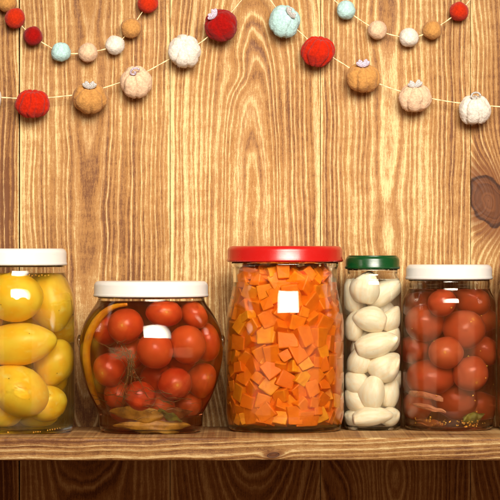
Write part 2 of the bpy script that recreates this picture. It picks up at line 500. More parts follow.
def tomato_mesh(seed):
    bm = bmesh.new(); bmesh.ops.create_icosphere(bm, subdivisions=4, radius=1)
    for v in bm.verts:
        p = v.co.copy(); a = math.atan2(p.y, p.x); rho = math.hypot(p.x, p.y)
        f = 1 + .035*mnoise.noise(p*1.1 + Vector((seed*7.1, 0, 0))) + .012*math.cos(5*a+seed)*rho
        dip = -.05*math.exp(-(rho/.22)**2)*(1 if p.z < 0 else .35)
        v.co = p*f; v.co.z *= (1 + dip)*.97
    me = bpy.data.meshes.new('tomato')
    for f in bm.faces: f.smooth = True
    bm.to_mesh(me); bm.free()
    return me
TMESH = [tomato_mesh(i) for i in range(4)]
for me in TMESH: me.materials.append(TOM)
TMESH2 = [m.copy() for m in TMESH]
for me in TMESH2: me.materials[0] = TOM2

def face_dir(az, el):
    """Rotation that turns +Z to look at azimuth az (0 = towards the camera, + = right) and elevation el, in degrees."""
    a, e = math.radians(az), math.radians(el)
    d = Vector((math.sin(a)*math.cos(e), -math.cos(a)*math.cos(e), math.sin(e)))
    return d.to_track_quat('Z', 'Y').to_euler()

def tomatoes(J, lst, meshes, group):
    items = []
    for i, (px, py, rx, ry, az, el, label) in enumerate(lst):
        r = max(rx, ry)*.97*J.k if abs(rx-ry) < 4 else .5*(rx+ry)*J.k
        rp = r/J.k
        p = settle(J, items, spot(J, px, py, rp), r)
        items.append((p, r))
        o = bpy.data.objects.new('pickled_tomato', meshes[i % len(meshes)]); link(o)
        # outer shape in world axes: rx wide, ry tall
        M = Matrix.Diagonal((rx*J.k, rp*J.k, ry*J.k)).to_4x4() @ face_dir(az, el).to_matrix().to_4x4()
        o.matrix_world = Matrix.Translation(Vector((J.x, J.y, 0)) + p) @ M
        loc, rot, scl = o.matrix_world.decompose()
        o.rotation_mode = 'QUATERNION'; o.location = loc; o.rotation_quaternion = rot; o.scale = scl
        tag(o, label, 'tomato', group)
    return items

tomB = [
 (157, 349, 17.5, 18, 40, 80, 'red tomato at the middle of the round jar, under the bright reflection'),
 (126, 326, 17.5, 17, -12, 6, 'red tomato high in the round jar next to the bend of the yellow pepper strip'),
 (190, 344, 18.5, 18.5, 160, 20, 'large red tomato just beside the bright reflection in the round jar, opposite the dill'),
 (177, 381, 16.5, 16, 14, -6, 'orange-red tomato with a pale star scar above the leaves of the round jar'),
 (109, 368, 16, 16.5, -30, -12, 'tomato partly veiled by dill beside the long yellow strip in the round jar'),
 (141, 393, 15.5, 15.5, 100, 40, 'lowest front tomato of the round jar, resting on the brown leaf'),
 (205, 378, 15, 17, 34, 10, 'tomato low against the glass of the round jar nearest the carrot jar'),
 (166, 314, 17.5, 14, 12, 10, 'topmost tomato under the lid of the round jar with a yellow star scar'),
 (208, 343, 14, 17, 110, 10, 'tomato pressed to the bulging side of the round jar nearest the carrot jar'),
 (197, 316, 15, 14, 80, 50, 'half hidden tomato at the shoulder of the round jar under the lid rim'),
 (157, 376, 15.5, 15, 150, 10, 'dark tomato set back between four others in the middle of the round jar'),
 (119, 392, 14, 14, 150, 10, 'dark tomato set back low behind the dill in the round jar'),
]
for a_, b_ in ((108, 330), (132, 352), (178, 358), (128, 408), (160, 404), (186, 402), (196, 392)):
    tomB.append((a_, b_, 15, 15, 150, 10, 'dark tomato hidden deep behind the front ones in the round jar'))
itB = tomatoes(JB, tomB, TMESH, 'tomatoes in the round jar')
tomE = [
 (444, 352, 16.5, 16, -6, 4, 'round tomato at the centre of the straight jar with an orange glow on it'),
 (464, 329, 19, 20, 32, 34, 'large egg-shaped tomato in the upper half of the straight jar'),
 (424, 323, 19, 18, 120, 40, 'large upper tomato of the straight jar on the garlic jar side'),
 (429, 377, 23, 17.5, 160, 20, 'wide oval tomato below the centre of the straight jar on the garlic side'),
 (471, 373, 17, 18, 24, -30, 'pale-sheened tomato below the egg-shaped one in the straight jar'),
 (456, 400, 18, 18, 90, 60, 'lowest front tomato of the straight jar just above the mustard seeds'),
 (470, 302, 19, 11, 120, 60, 'topmost tomato of the straight jar cut by the brine line'),
 (413, 350, 13, 15, 120, 30, 'narrow tomato at the wall of the straight jar nearest the garlic'),
 (487, 351, 12, 17, 100, 30, 'tomato at the outer wall of the straight jar beside the egg-shaped one'),
 (484, 405, 13, 14, 100, 30, 'low tomato at the outer wall of the straight jar above the seeds'),
 (489, 318, 10, 17, 100, 30, 'tomato high at the outer wall of the straight jar'),
 (418, 405, 14, 13, 100, 30, 'low tomato behind the pale onion slices in the straight jar'),
 (440, 303, 15, 12, 100, 30, 'dark tomato set back under the lid of the straight jar'),
 (409, 383, 10, 13, 100, 30, 'small tomato low at the garlic side wall of the straight jar'),
]
for a_, b_ in ((432, 340), (455, 368), (440, 398), (466, 350), (430, 310)):
    tomE.append((a_, b_, 14, 14, 150, 10, 'dark tomato hidden deep behind the front ones in the straight jar'))
itE = tomatoes(JE, tomE, TMESH2, 'tomatoes in the straight jar')
tomF = [(514, 306, 15, 14, 90, 20, 'topmost tomato in the jar cropped by the picture edge'), (513, 340, 15, 17, 90, 20, 'middle tomato in the jar cropped by the picture edge'),
        (514, 378, 15, 17, 90, 20, 'lowest tomato in the jar cropped by the picture edge')]
tomatoes(JF, tomF, TMESH2, 'tomatoes in the cropped red-lidded jar')

# ------------------------------------------------------------------ yellow vegetables
g = NT('yellow_skin')
co = g.coord(); rn = g.rnd()
n1 = g.noise(vec=co, scale=1.3, detail=3)
c = g.mix(g.smooth(n1, .3, .7), srgb(255, 213, 58), srgb(255, 187, 24))
c = g.mix(g.smooth(g.noise(vec=co, scale=2.2, detail=2), .55, .8), c, srgb(255, 228, 110))
c = g.mix(g.mul(g.smooth(g.noise(vec=co, scale=7, detail=2), .74, .78), .8), c, srgb(110, 60, 12))
g.principled(c, .32, g.bump(g.noise(vec=co, scale=3, detail=2), .0008, .25), Specular_IOR_Level=.2)
YEL = g.mat
def yellow_mesh(seed, neck):
    bm = bmesh.new(); bmesh.ops.create_icosphere(bm, subdivisions=4, radius=1)
    for v in bm.verts:
        p = v.co.copy(); a = math.atan2(p.y, p.x); rho = math.hypot(p.x, p.y)
        f = 1 + .05*mnoise.noise(p*.9 + Vector((seed*5.3, 1, 0))) + .018*math.cos(4*a+seed)*rho
        q = p*f
        t = max(0, q.z)
        s = 1 - neck*t*t
        v.co = Vector((q.x*s, q.y*s, q.z*(1+.12*neck)))
    me = bpy.data.meshes.new('yellow_vegetable')
    for f in bm.faces: f.smooth = True
    bm.to_mesh(me); bm.free(); me.materials.append(YEL)
    return me
YM = [yellow_mesh(i, n) for i, n in enumerate((.12, .42, .2, .3))]
yel = [  # px, py, rx, ry, roll (deg, + leans right), mesh, label
 (22, 343, 37, 21.5, 84, 2, 'widest yellow vegetable, lying across the middle of the yellow jar'),
 (16, 297, 28, 24, -70, 0, 'yellow vegetable at the top of the yellow jar with a bright reflection on it'),
 (54, 303, 21, 30, 170, 1, 'tall pear-shaped yellow vegetable near the lid of the yellow jar at the tomato jar side'),
 (21, 389, 30, 25, 30, 0, 'pale yellow vegetable low in the yellow jar with a bright reflection'),
 (57, 363, 19, 25, 200, 3, 'deep yellow vegetable at the lower side of the yellow jar nearest the tomatoes'),
 (-22, 372, 20, 24, 20, 3, 'yellow vegetable at the cropped lower side of the yellow jar'),
 (-20, 318, 20, 26, 20, 1, 'yellow vegetable at the cropped upper side of the yellow jar'),
 (50, 402, 20, 18, 80, 2, 'shaded yellow vegetable set back at the bottom of the yellow jar'),
]
for a_, b_ in ((36, 325), (40, 382), (0, 345), (5, 410), (36, 411), (62, 330)):
    yel.append((a_, b_, 19, 16, 75, 0, 'yellow vegetable hidden deep behind the front ones in the yellow jar'))
itA = []
for px, py, rx, ry, roll, mi, label in yel:
    r = min(rx, ry)*JA.k
    rp = .5*(rx+ry) if rx < 30 else rx*.80
    p = settle(JA, itA, spot(JA, px, py, min(rp, 27)), .80*rp*JA.k)
    itA.append((p, .80*rp*JA.k))
    o = bpy.data.objects.new('yellow_vegetable', YM[mi]); link(o)
    a = math.radians(roll)
    ca, sa = abs(math.cos(a)), abs(math.sin(a))
    # local z is the long axis
    long_, short = max(rx, ry), min(rx, ry)
    long_along_z = (ry >= rx) == (ca > sa)
    lz, lx = (long_, short) if long_along_z else (short, long_)
    o.rotation_euler = (0.1, a, 0); o.scale = (lx*JA.k, min(rx, ry, 25)*JA.k, lz*JA.k*.95)
    o.location = Vector((JA.x, JA.y, 0)) + p
    tag(o, label, 'vegetable', 'yellow vegetables in the yellow jar')

# ------------------------------------------------------------------ garlic
g = NT('garlic_flesh')
co = g.coord()
sep = g.n('ShaderNodeSeparateXYZ'); g.l(co, sep.inputs[0])
str_ = g.noise(vec=g.xyz(g.mul(sep.outputs[0], 5), g.mul(sep.outputs[1], 5), g.mul(sep.outputs[2], .9)), detail=3)
c = g.mix(g.smooth(str_, .35, .7), srgb(255, 243, 214), srgb(253, 230, 188))
c = g.mix(g.smooth(sep.outputs[2], -.75, -1.02), c, srgb(196, 142, 84))
c = g.mix(g.mul(g.smooth(g.noise(vec=co, scale=6, detail=2), .70, .76), .4), c, srgb(190, 130, 70))
g.principled(c, .38, g.bump(str_, .0006, .25), Specular_IOR_Level=.25)
GAR = g.mat
def clove_mesh(seed):
    rd = random.Random(seed)
    bend = rd.uniform(.08, .24); flat = rd.uniform(.05, .25); tip = rd.uniform(.18, .50)
    bm = bmesh.new(); bmesh.ops.create_icosphere(bm, subdivisions=4, radius=1)
    for v in bm.verts:
        p = v.co.copy()
        t = (p.z+1)/2
        s = 1 - tip*max(0, t-.45)**1.5*1.6
        x, y = p.x*s, p.y*s
        if x < 0: x *= (1-flat)                  # flat inner side
        ridge = .05*max(0, math.cos(3*math.atan2(p.y, p.x)+seed))*math.sqrt(max(0, 1-p.z*p.z))
        x *= 1+ridge; y *= 1+ridge
        x += bend*(p.z**2-.4)*-.6
        if p.z < -.86: p.z = -.86 + (p.z+.86)*.25  # cut root end
        z = p.z*(1 + .1*max(0, p.z))
        v.co = Vector((x, y, z))*(1+.04*mnoise.noise(p*1.3+Vector((seed, 2, 5))))
    me = bpy.data.meshes.new('garlic_clove')
    for f in bm.faces: f.smooth = True
    bm.to_mesh(me); bm.free(); me.materials.append(GAR)
    return me
GM = [clove_mesh(i+1) for i in range(6)]
gar = [ # px, py, half length, half width, roll, label
 (366, 289, 15.5, 14, 8, 'broad garlic clove directly under the green lid'),
 (384, 295, 18, 10.5, 52, 'long garlic clove leaning up to the rim beside the broad top one'),
 (370, 320, 15, 12.5, -75, 'plump garlic clove lying third from the top of its jar'),
 (375, 344, 20, 11.5, 74, 'longest garlic clove, lying slanted across the middle of its jar'),
 (384.5, 365.5, 16, 14.5, 60, 'round broad garlic clove below the slanted longest one'),
 (373.5, 392, 16.5, 12, 6, 'upright pointed garlic clove in the lower middle of its jar'),
 (370, 417, 18.5, 10, 82, 'garlic clove lying flat at the bottom of its jar'),
 (356, 361, 13, 12, 20, 'garlic clove at the carrot side wall, level with the round broad one'),
 (355, 382, 12, 11.5, -60, 'garlic clove at the carrot side wall just over the lowest pair'),
 (356, 401, 14, 10.5, -50, 'slanting garlic clove low at the carrot side wall'),
 (392, 394, 14, 10, 12, 'upright garlic clove with a brown cut end low at the tomato side wall'),
 (352, 297, 16, 9.5, -12, 'garlic clove half hidden behind the broad top one at the carrot side'),
 (391, 319, 13, 9.5, 35, 'garlic clove tucked under the long leaning one at the tomato side wall'),
 (354, 327, 15, 9.5, 10, 'upright garlic clove behind the third one at the carrot side wall'),
 (393, 340, 12, 9, 20, 'small garlic clove peeping out behind the slanted longest one'),
 (391, 416, 10, 9, 80, 'small garlic clove in the bottom corner at the tomato side'),
 (352, 417, 10, 9, -80, 'small garlic clove in the bottom corner at the carrot side'),
 (393, 379, 10, 9, 60, 'small garlic clove squeezed under the round broad one at the tomato side'),
]
for a_, b_ in ((362, 306), (382, 330), (364, 345), (382, 382), (363, 372), (381, 405), (363, 410), (380, 312)):
    gar.append((a_, b_, 14, 11, random.uniform(-80, 80), 'garlic clove hidden deep behind the front ones in the slim jar'))
itD = []
for i, (px, py, hl, hw, roll, label) in enumerate(gar):
    r = .5*(hl+hw)*.92*JD.k if hl < 15 else hw*1.0*JD.k
    rp = r/JD.k
    p = settle(JD, itD, spot(JD, px, py, min(rp, 13)), r*.86)
    itD.append((p, r*.86))
    o = bpy.data.objects.new('garlic_clove', GM[i % 6]); link(o)
    o.rotation_euler = Euler((random.uniform(-.15, .15), math.radians(roll), 0)).to_matrix().to_4x4().to_euler()
    M = Euler((0, math.radians(roll), 0)).to_matrix() @ Euler((0, 0, random.choice((0, PI)) + random.uniform(-.4, .4))).to_matrix()
    o.rotation_euler = M.to_euler(); o.scale = (hw*1.13*JD.k, hw*.97*JD.k, hl*1.07*JD.k)
    o.location = Vector((JD.x, JD.y, 0)) + p
    tag(o, label, 'garlic clove', 'garlic cloves in the slim jar')

# ------------------------------------------------------------------ carrot dice
g = NT('carrot_flesh')
co = g.coord(); rn = g.rnd()
c = g.mix(rn, srgb(244, 114, 6), srgb(252, 134, 10))
c = g.mix(g.m('POWER', g.m('FRACT', g.mul(rn, 7.31)), 5.0), c, srgb(252, 164, 24))
n1 = g.noise(vec=co, scale=1.8, detail=3)
c = g.mix(g.smooth(n1, .35, .7, 0, .5), c, srgb(228, 94, 4))
c = g.mix(g.mul(g.smooth(g.noise(vec=co, scale=9, detail=3, rough=.7), .56, .75), .35), c, srgb(255, 160, 50))
g.principled(c, .42, g.bump(g.noise(vec=co, scale=6, detail=3), .0008, .3), Specular_IOR_Level=.2)
CAR = g.mat
def dice_mesh(seed):
    rd = random.Random(100+seed)
    bm = bmesh.new(); bmesh.ops.create_cube(bm, size=1)
    sh = [rd.uniform(-.14, .14) for _ in range(4)]
    for v in bm.verts:
        x, y, z = v.co
        v.co = Vector((x*(1+sh[0]*2*z) + sh[1]*y, y*(1+sh[2]*2*x), z*(1+sh[3]*2*y)))
        v.co += Vector((rd.uniform(-.06, .06), rd.uniform(-.06, .06), rd.uniform(-.06, .06)))
    bmesh.ops.bevel(bm, geom=bm.edges[:], offset=.085, segments=3, profile=.5, affect='EDGES')
    me = bpy.data.meshes.new('carrot_dice')
    bm.to_mesh(me); bm.free(); me.materials.append(CAR)
    return me
CM = [dice_mesh(i) for i in range(12)]

rng = np.random.default_rng(12)
NC = 560
k = JC.k
edge = rng.uniform(12.4, 16.8, NC)
edge[rng.random(NC) < .25] *= .68
rad = edge*.56
zt_px = (JC.zz(263))/k; zb_px = .0034/k
pos = np.zeros((NC, 3))
ang = rng.uniform(0, 2*PI, NC); rr = 54*np.sqrt(rng.random(NC))
pos[:, 0] = rr*np.cos(ang); pos[:, 1] = rr*np.sin(ang); pos[:, 2] = rng.uniform(zb_px+8, zt_px+20, NC)
for it in range(420):
    d = pos[:, None, :] - pos[None, :, :]
    L = np.sqrt((d**2).sum(-1)) + np.eye(NC)*1e3 + 1e-6
    ov = np.clip(rad[:, None] + rad[None, :] - L, 0, None)
    push = (d/L[..., None]*ov[..., None]).sum(1)*.36
    pos += push
    pos[:, 2] -= .07
    R = np.interp(pos[:, 2]*k, JC.zr, JC.rr)/k - rad - .4
    h = np.sqrt(pos[:, 0]**2 + pos[:, 1]**2) + 1e-9
    f = np.minimum(1, R/h); pos[:, 0] *= f; pos[:, 1] *= f
    pos[:, 2] = np.clip(pos[:, 2], zb_px + rad*1.02, zt_px - rad*.6)
keep = [i for i in range(NC) if pos[i, 1] < 10 and (math.hypot(pos[i, 0], pos[i, 1]) > 25 or pos[i, 2] > zt_px-20)]
for n_, i in enumerate(keep):
    p = Vector(pos[i])
    h = math.hypot(p.x, p.y)
    o = bpy.data.objects.new('carrot_dice', CM[i % 12]); link(o)
    out = Vector((p.x, p.y, 0)).normalized() if h > 28 else Vector(rng.normal(size=3)).normalized()
    out = (out + Vector(rng.normal(size=3))*.27).normalized()
    q = out.to_track_quat('Z', 'Y').to_matrix() @ Euler((0, 0, rng.uniform(0, PI))).to_matrix()
    e = edge[i]*1.06*k
    a = rng.uniform(.88, 1.14)
    sc = Vector((e*a, e/a, e*rng.uniform(.85, 1.05)))
    P = Vector((p.x*k, p.y*k, p.z*k))
    cor = [q @ Vector((sx_*sc.x, sy_*sc.y, sz_*sc.z))*.58 for sx_ in (-1, 1) for sy_ in (-1, 1) for sz_ in (-1, 1)]
    for _ in range(6):
        P.z = max(P.z, .0038 - min(c_.z for c_ in cor)); P.z = min(P.z, JC.zz(262.5) - max(c_.z for c_ in cor))
        for c_ in cor:
            w_ = P + c_; hh = math.hypot(w_.x, w_.y); R = float(np.interp(w_.z, JC.zr, JC.rr)) - .3*k
            if hh > R: P.x -= w_.x/hh*(hh-R); P.y -= w_.y/hh*(hh-R)
    o.rotation_euler = q.to_euler(); o.scale = sc
    o.location = Vector((JC.x, JC.y, 0)) + P
    tag(o, 'diced orange carrot cube packed inside the red-lidded jar', 'carrot cube', 'carrot cubes in the red-lidded jar')
print('carrot dice', len(keep))

# ------------------------------------------------------------------ other things in the tomato jars
def on_wall(J, px, py, inset=1.5):
    R, p, d = ray_in(J, px, py)
    f = 1 - inset*J.k/R
    return Vector((p.x*f, p.y*f, p.z))
g = NT('yellow_pepper_flesh'); co = g.coord()
n1 = g.noise(vec=co, scale=140, detail=3)
g.principled(g.mix(g.smooth(n1, .35, .7), srgb(242, 170, 18), srgb(222, 128, 10)), .35, g.bump(n1, .0006, .4))
bm = bmesh.new()
pts = crom([on_wall(JB, a, b, 5.5) for a, b in ((126, 304.5), (112, 307), (100, 314), (90, 326), (84.5, 340), (83, 355), (85, 372), (89, 388), (95, 402))], 6)
tube(bm, pts, 5.2*JB.k, 12, taper=lambda t: .35+.65*min(1, t*3.0)*min(1, (1-t)*4+.3), flat=.75)
o = obj('pepper_strip', bm, g.mat, loc=(JB.x, JB.y, 0))
tag(o, 'long yellow pepper strip curving down the side of the round tomato jar', 'pepper strip')

g = NT('dill_stems'); g.principled(srgb(132, 94, 38), .6)
rd = random.Random(5)
bm = bmesh.new()
root_ = (134, 357)
for i in range(18):
    ex, ey = rd.uniform(98, 132), rd.uniform(334, 352)
    if i % 2: ex, ey = rd.uniform(112, 150), rd.uniform(385, 412)
    mx, my = lerp(root_[0], ex, .5)+rd.uniform(-5, 5), lerp(root_[1], ey, .5)+rd.uniform(-4, 4)
    st = (root_[0]+rd.uniform(-6, 4), root_[1]+rd.uniform(-12, 10))
    ins = rd.uniform(.6, 2.2)
    P = crom([on_wall(JB, *st, ins), on_wall(JB, mx, my, ins), on_wall(JB, ex, ey, ins)], 7)
    tube(bm, P, rd.uniform(.28, .5)*JB.k, 5, taper=lambda t: 1-.6*t)
    for j in range(4):
        q = P[rd.randrange(4, len(P)-1)]
        qx = JB.cx + q.x/JB.k; qy = 250-(q.z-ZC)/JB.k
        e2 = (qx+rd.uniform(-10, 10), qy+rd.uniform(-6, 9))
        P2 = crom([q, on_wall(JB, lerp(qx, e2[0], .5)+rd.uniform(-2, 2), lerp(qy, e2[1], .5)+rd.uniform(-2, 2), ins), on_wall(JB, *e2, ins)], 4)
        tube(bm, P2, rd.uniform(.18, .3)*JB.k, 4, taper=lambda t: 1-.7*t)
o = obj('dill_sprig', bm, g.mat, loc=(JB.x, JB.y, 0))
tag(o, 'thin brownish dill sprig spread over the tomatoes of the round jar', 'dill')
bm = bmesh.new()
for i in range(34):
    sx, sy = rd.uniform(100, 200), rd.uniform(388, 416)
    a = rd.uniform(-.9, .5)+ (PI if rd.random() < .5 else 0); L = rd.uniform(10, 26)
    ins = rd.uniform(.5, 3)
    pp = [on_wall(JB, sx+math.cos(a)*L*t+rd.uniform(-2, 2), sy-abs(math.sin(a))*L*.45*t+rd.uniform(-1.5, 1.5), ins) for t in (0, .35, .7, 1)]
    tube(bm, crom(pp, 4), rd.uniform(.2, .42)*JB.k, 4, taper=lambda t: 1-.6*t)
o = obj('dill_sprig', bm, g.mat, loc=(JB.x, JB.y, 0))
tag(o, 'tangled dill threads just above the brown leaves low in the round jar', 'dill')

def leaf_mat(name, c1, c2):
    g = NT(name); co = g.coord()
    n1 = g.noise(vec=co, scale=120, detail=4, rough=.65)
    g.principled(g.mix(g.smooth(n1, .35, .68), c1, c2), .5, g.bump(n1, .0012, .5))
    return g.mat
LEAF1 = leaf_mat('olive_leaf', srgb(206, 150, 44), srgb(160, 108, 26))
LEAF2 = leaf_mat('brown_leaf', srgb(168, 92, 32), srgb(116, 56, 18))
LEAF3 = leaf_mat('green_leaf', srgb(136, 128, 34), srgb(92, 80, 18))
def leaf(J, px0, py0, px1, py1, wid, mat, label, name='pickled_leaf', cat='leaf', inset=2.0, seed=0, fold=4.0, lean=0.0):
    rd = random.Random(seed)
    bm = bmesh.new(); NU, NV = 22, 8
    tops = []
    for side in (0, 1):
        grid = []
        for i in range(NU+1):
            t = i/NU; w = wid*math.sin(PI*min(1, t*.96+.03))**.6
            row = []
            for j in range(NV+1):
                s = j/NV*2-1
                x = lerp(px0, px1, t) + 1.5*mnoise.noise(Vector((t*4, s, seed)))
                yy = lerp(py0, py1, t) + s*w + 3.2*mnoise.noise(Vector((t*3.2, s*.6, seed+5)))
                ins = inset + fold*abs(s)*.4 + fold*.6*(1+mnoise.noise(Vector((t*5, s*1.5, seed+9)))) + side*.7 + lean*max(0, s)
                row.append(bm.verts.new(on_wall(J, x, yy, ins)))
            grid.append(row)
        tops.append(grid)
    A, B = tops
    for i in range(NU):
        for j in range(NV):
            bm.faces.new((A[i][j], A[i+1][j], A[i+1][j+1], A[i][j+1]))
            bm.faces.new((B[i][j], B[i][j+1], B[i+1][j+1], B[i+1][j]))
    for i in range(NU):
        bm.faces.new((A[i][0], B[i][0], B[i+1][0], A[i+1][0])); bm.faces.new((A[i][NV], A[i+1][NV], B[i+1][NV], B[i][NV]))
    for j in range(NV):
        bm.faces.new((A[0][j], A[0][j+1], B[0][j+1], B[0][j])); bm.faces.new((A[NU][j], B[NU][j], B[NU][j+1], A[NU][j+1]))
    bmesh.ops.recalc_face_normals(bm, faces=bm.faces[:])
    o = obj(name, bm, mat, loc=(J.x, J.y, 0)); tag(o, label, cat)
    return o
leaf(JB, 104, 409, 168, 413, 8.5, LEAF1, 'folded olive-brown leaf low in the round jar, above its base', seed=1, inset=2.5)
leaf(JB, 150, 416, 199, 409, 7.5, LEAF2, 'crumpled dark brown leaf low in the round jar at the carrot jar side', seed=2, inset=4)
leaf(JB, 108, 424, 196, 424, 5.5, LEAF1, 'long olive leaf flattened along the base of the round jar', seed=3, inset=3)
leaf(JB, 160, 408, 186, 419, 4.0, LEAF3, 'narrow greenish leaf tip lying over the brown leaves of the round jar', seed=4, inset=1.2, fold=2)
leaf(JE, 463, 418, 488, 413, 4.5, LEAF3, 'greenish leaf at the bottom of the straight jar among the seeds', seed=6, inset=2.5)
leaf(JE, 410, 420, 440, 422, 4.0, LEAF2, 'brown leaf at the bottom of the straight jar on the garlic side', seed=7, inset=3)
ON = leaf_mat('onion_flesh', srgb(214, 140, 92), srgb(184, 96, 56))
leaf(JE, 405, 392, 440, 398, 3.2, ON, 'upper pale onion slice low in the straight jar', 'onion_slice', 'onion slice', seed=8, inset=1.2, fold=2)
leaf(JE, 408, 403, 443, 410, 3.0, ON, 'lower pale onion slice in the straight jar, just over the brown leaf', 'onion_slice', 'onion slice', seed=9, inset=1.6, fold=2)

g = NT('mustard_seed_coat'); rn = g.rnd()
g.principled(g.mix(rn, srgb(244, 186, 60), srgb(222, 140, 30)), .35)
bm = bmesh.new(); bmesh.ops.create_icosphere(bm, subdivisions=2, radius=1)
SEED = bpy.data.meshes.new('mustard_seed')
for f in bm.faces: f.smooth = True
bm.to_mesh(SEED); bm.free(); SEED.materials.append(g.mat)
def seeds(J, lst, label, group):
    for px, py, r in lst:
        o = bpy.data.objects.new('mustard_seed', SEED); link(o)
        o.location = Vector((J.x, J.y, 0)) + on_wall(J, px, py, r+.35)
        o.scale = (r*J.k, r*J.k, r*.92*J.k)
        tag(o, label, 'mustard seed', group)
rd = random.Random(3)
sl = [(467, 355, .9), (487, 365, .8), (486, 377, .9), (449, 307, .9), (470, 321, .8), (480, 350, .7), (433, 394, .9), (414, 391, .7), (472, 394, .9), (474, 399, .8), (476, 410, .9), (407, 403, .7), (447, 420, .9), (427, 415, .9), (494, 384, .7), (409, 328, .6), (431, 340, .6), (481, 315, .7)]
for i in range(26): sl.append((466+rd.gauss(0, 1)*6+9*(i % 2), 421.5+rd.uniform(-3, 4) - 1.0*(i % 2), rd.uniform(.6, .95)))
for i in range(24): sl.append((rd.uniform(411, 462), rd.uniform(416, 426), rd.uniform(.55, .9)))
seeds(JE, sl, 'tiny golden mustard seed against the glass of the straight tomato jar', 'mustard seeds in the straight jar')
sl = [(33+i*3.3+rd.uniform(-.5, .5), 275.5+rd.uniform(-.6, .6), rd.uniform(.7, 1.1)) for i in range(7)]  # row under the lid stands for air bubbles, drawn as seeds
sl += [(11.5, 429, .9)] + [(38+i*2.2, 429.0+rd.uniform(-.4, .6), rd.uniform(.6, .9)) for i in range(4)] + [(52+i*2.3, 427.8-i*.3, rd.uniform(.6, .9)) for i in range(6)]
seeds(JA, sl, 'tiny golden mustard seed or air bubble against the glass of the yellow jar', 'mustard seeds in the yellow jar')

# ------------------------------------------------------------------ felt garlands
def felt(name, c, dark=.72):
    g = NT(name); co = g.coord()
    n1 = g.noise(vec=co, scale=520, detail=4, rough=.7)
    n2 = g.noise(vec=co, scale=150, detail=3)
    d = tuple(x*dark for x in c[:3])+(1,)
    col = g.mix(g.smooth(n1, .35, .65), d, c)
    col = g.mix(g.smooth(n2, .4, .75, 0, .35), col, d)
    g.principled(col, .95, g.bump(g.add(n1, g.mul(n2, .7)), .0007, .9), Specular_IOR_Level=.05, Sheen_Weight=.10, Sheen_Roughness=.5)
    return g.mat
FC = {'tan': srgb(192, 138, 76), 'beige': srgb(222, 186, 154), 'white': srgb(228, 218, 206), 'blue': srgb(180, 216, 216), 'orange red': srgb(188, 44, 14), 'dark red': srgb(150, 14, 10), 'red': srgb(186, 34, 10)}
FELT = {c: felt(c.replace(' ', '_')+'_felt', v) for c, v in FC.items()}
g = NT('cream_twine'); co = g.coord()
g.principled(g.mix(g.noise(vec=co, scale=900, detail=2), srgb(246, 226, 186), srgb(214, 178, 124)), .9)
TWINE = g.mat
def glitter(name, c):
    g = NT(name); co = g.coord()
    v = g.n('ShaderNodeTexVoronoi'); g.l(co, v.inputs['Vector']); v.inputs['Scale'].default_value = 1500
    g.principled(g.mix(g.smooth(v.outputs['Distance'], .1, .6), c, tuple(x*.7 for x in c[:3])+(1,)), .35, g.bump(v.outputs['Distance'], .0004, .8), Metallic=.15)
    return g.mat
GLIT = glitter('lilac_glitter', srgb(206, 188, 208)); GLIT2 = glitter('silver_glitter', srgb(206, 200, 196))

def fuzz(bm, n, size, rd):
    faces = bm.faces[:]
    for _ in range(n):
        f = rd.choice(faces); p = f.calc_center_median(); nrm = f.normal
        t = Vector((rd.gauss(0, 1), rd.gauss(0, 1), rd.gauss(0, 1)))
        dirn = (nrm*rd.uniform(.2, 1) + t*.5).normalized()
        side = dirn.cross(Vector((rd.gauss(0, 1), rd.gauss(0, 1), rd.gauss(0, 1)))).normalized()
        L = size*rd.uniform(.05, .13); w = size*.0045
        p = p + t*size*.02 - nrm*size*.01
        a = bm.verts.new(p-side*w); b = bm.verts.new(p+side*w)
        m_ = p + dirn*L*.55; c_ = bm.verts.new(m_+side*w*.8); d_ = bm.verts.new(m_-side*w*.8)
        e_ = bm.verts.new(p + dirn*L*.8 + t*L*.25)
        bm.faces.new((a, b, c_, d_)); bm.faces.new((d_, c_, e_))

def felt_ball(parent, px, py, r, colour, seed):
    y = WALL_Y - (r+1.2)*KW
    k = kk(y); R = r*k; rd = random.Random(seed)
    bm = bmesh.new(); bmesh.ops.create_icosphere(bm, subdivisions=4, radius=R)
    for v in bm.verts:
        n = v.co.normalized()
        v.co *= 1 + .085*mnoise.noise(n*1.4+Vector((seed*3.1, 0, 0))) + .018*mnoise.noise(n*6+Vector((seed*1.7, 4, 0)))
    bm.normal_update()
    fuzz(bm, 420, R, rd)
    o = obj('felt_ball', bm, FELT[colour], parent)
    o.location = Vector((X(px, y), y, Z(py, y))) - parent.location
    o['label'] = '%s felt ball' % colour
    return o

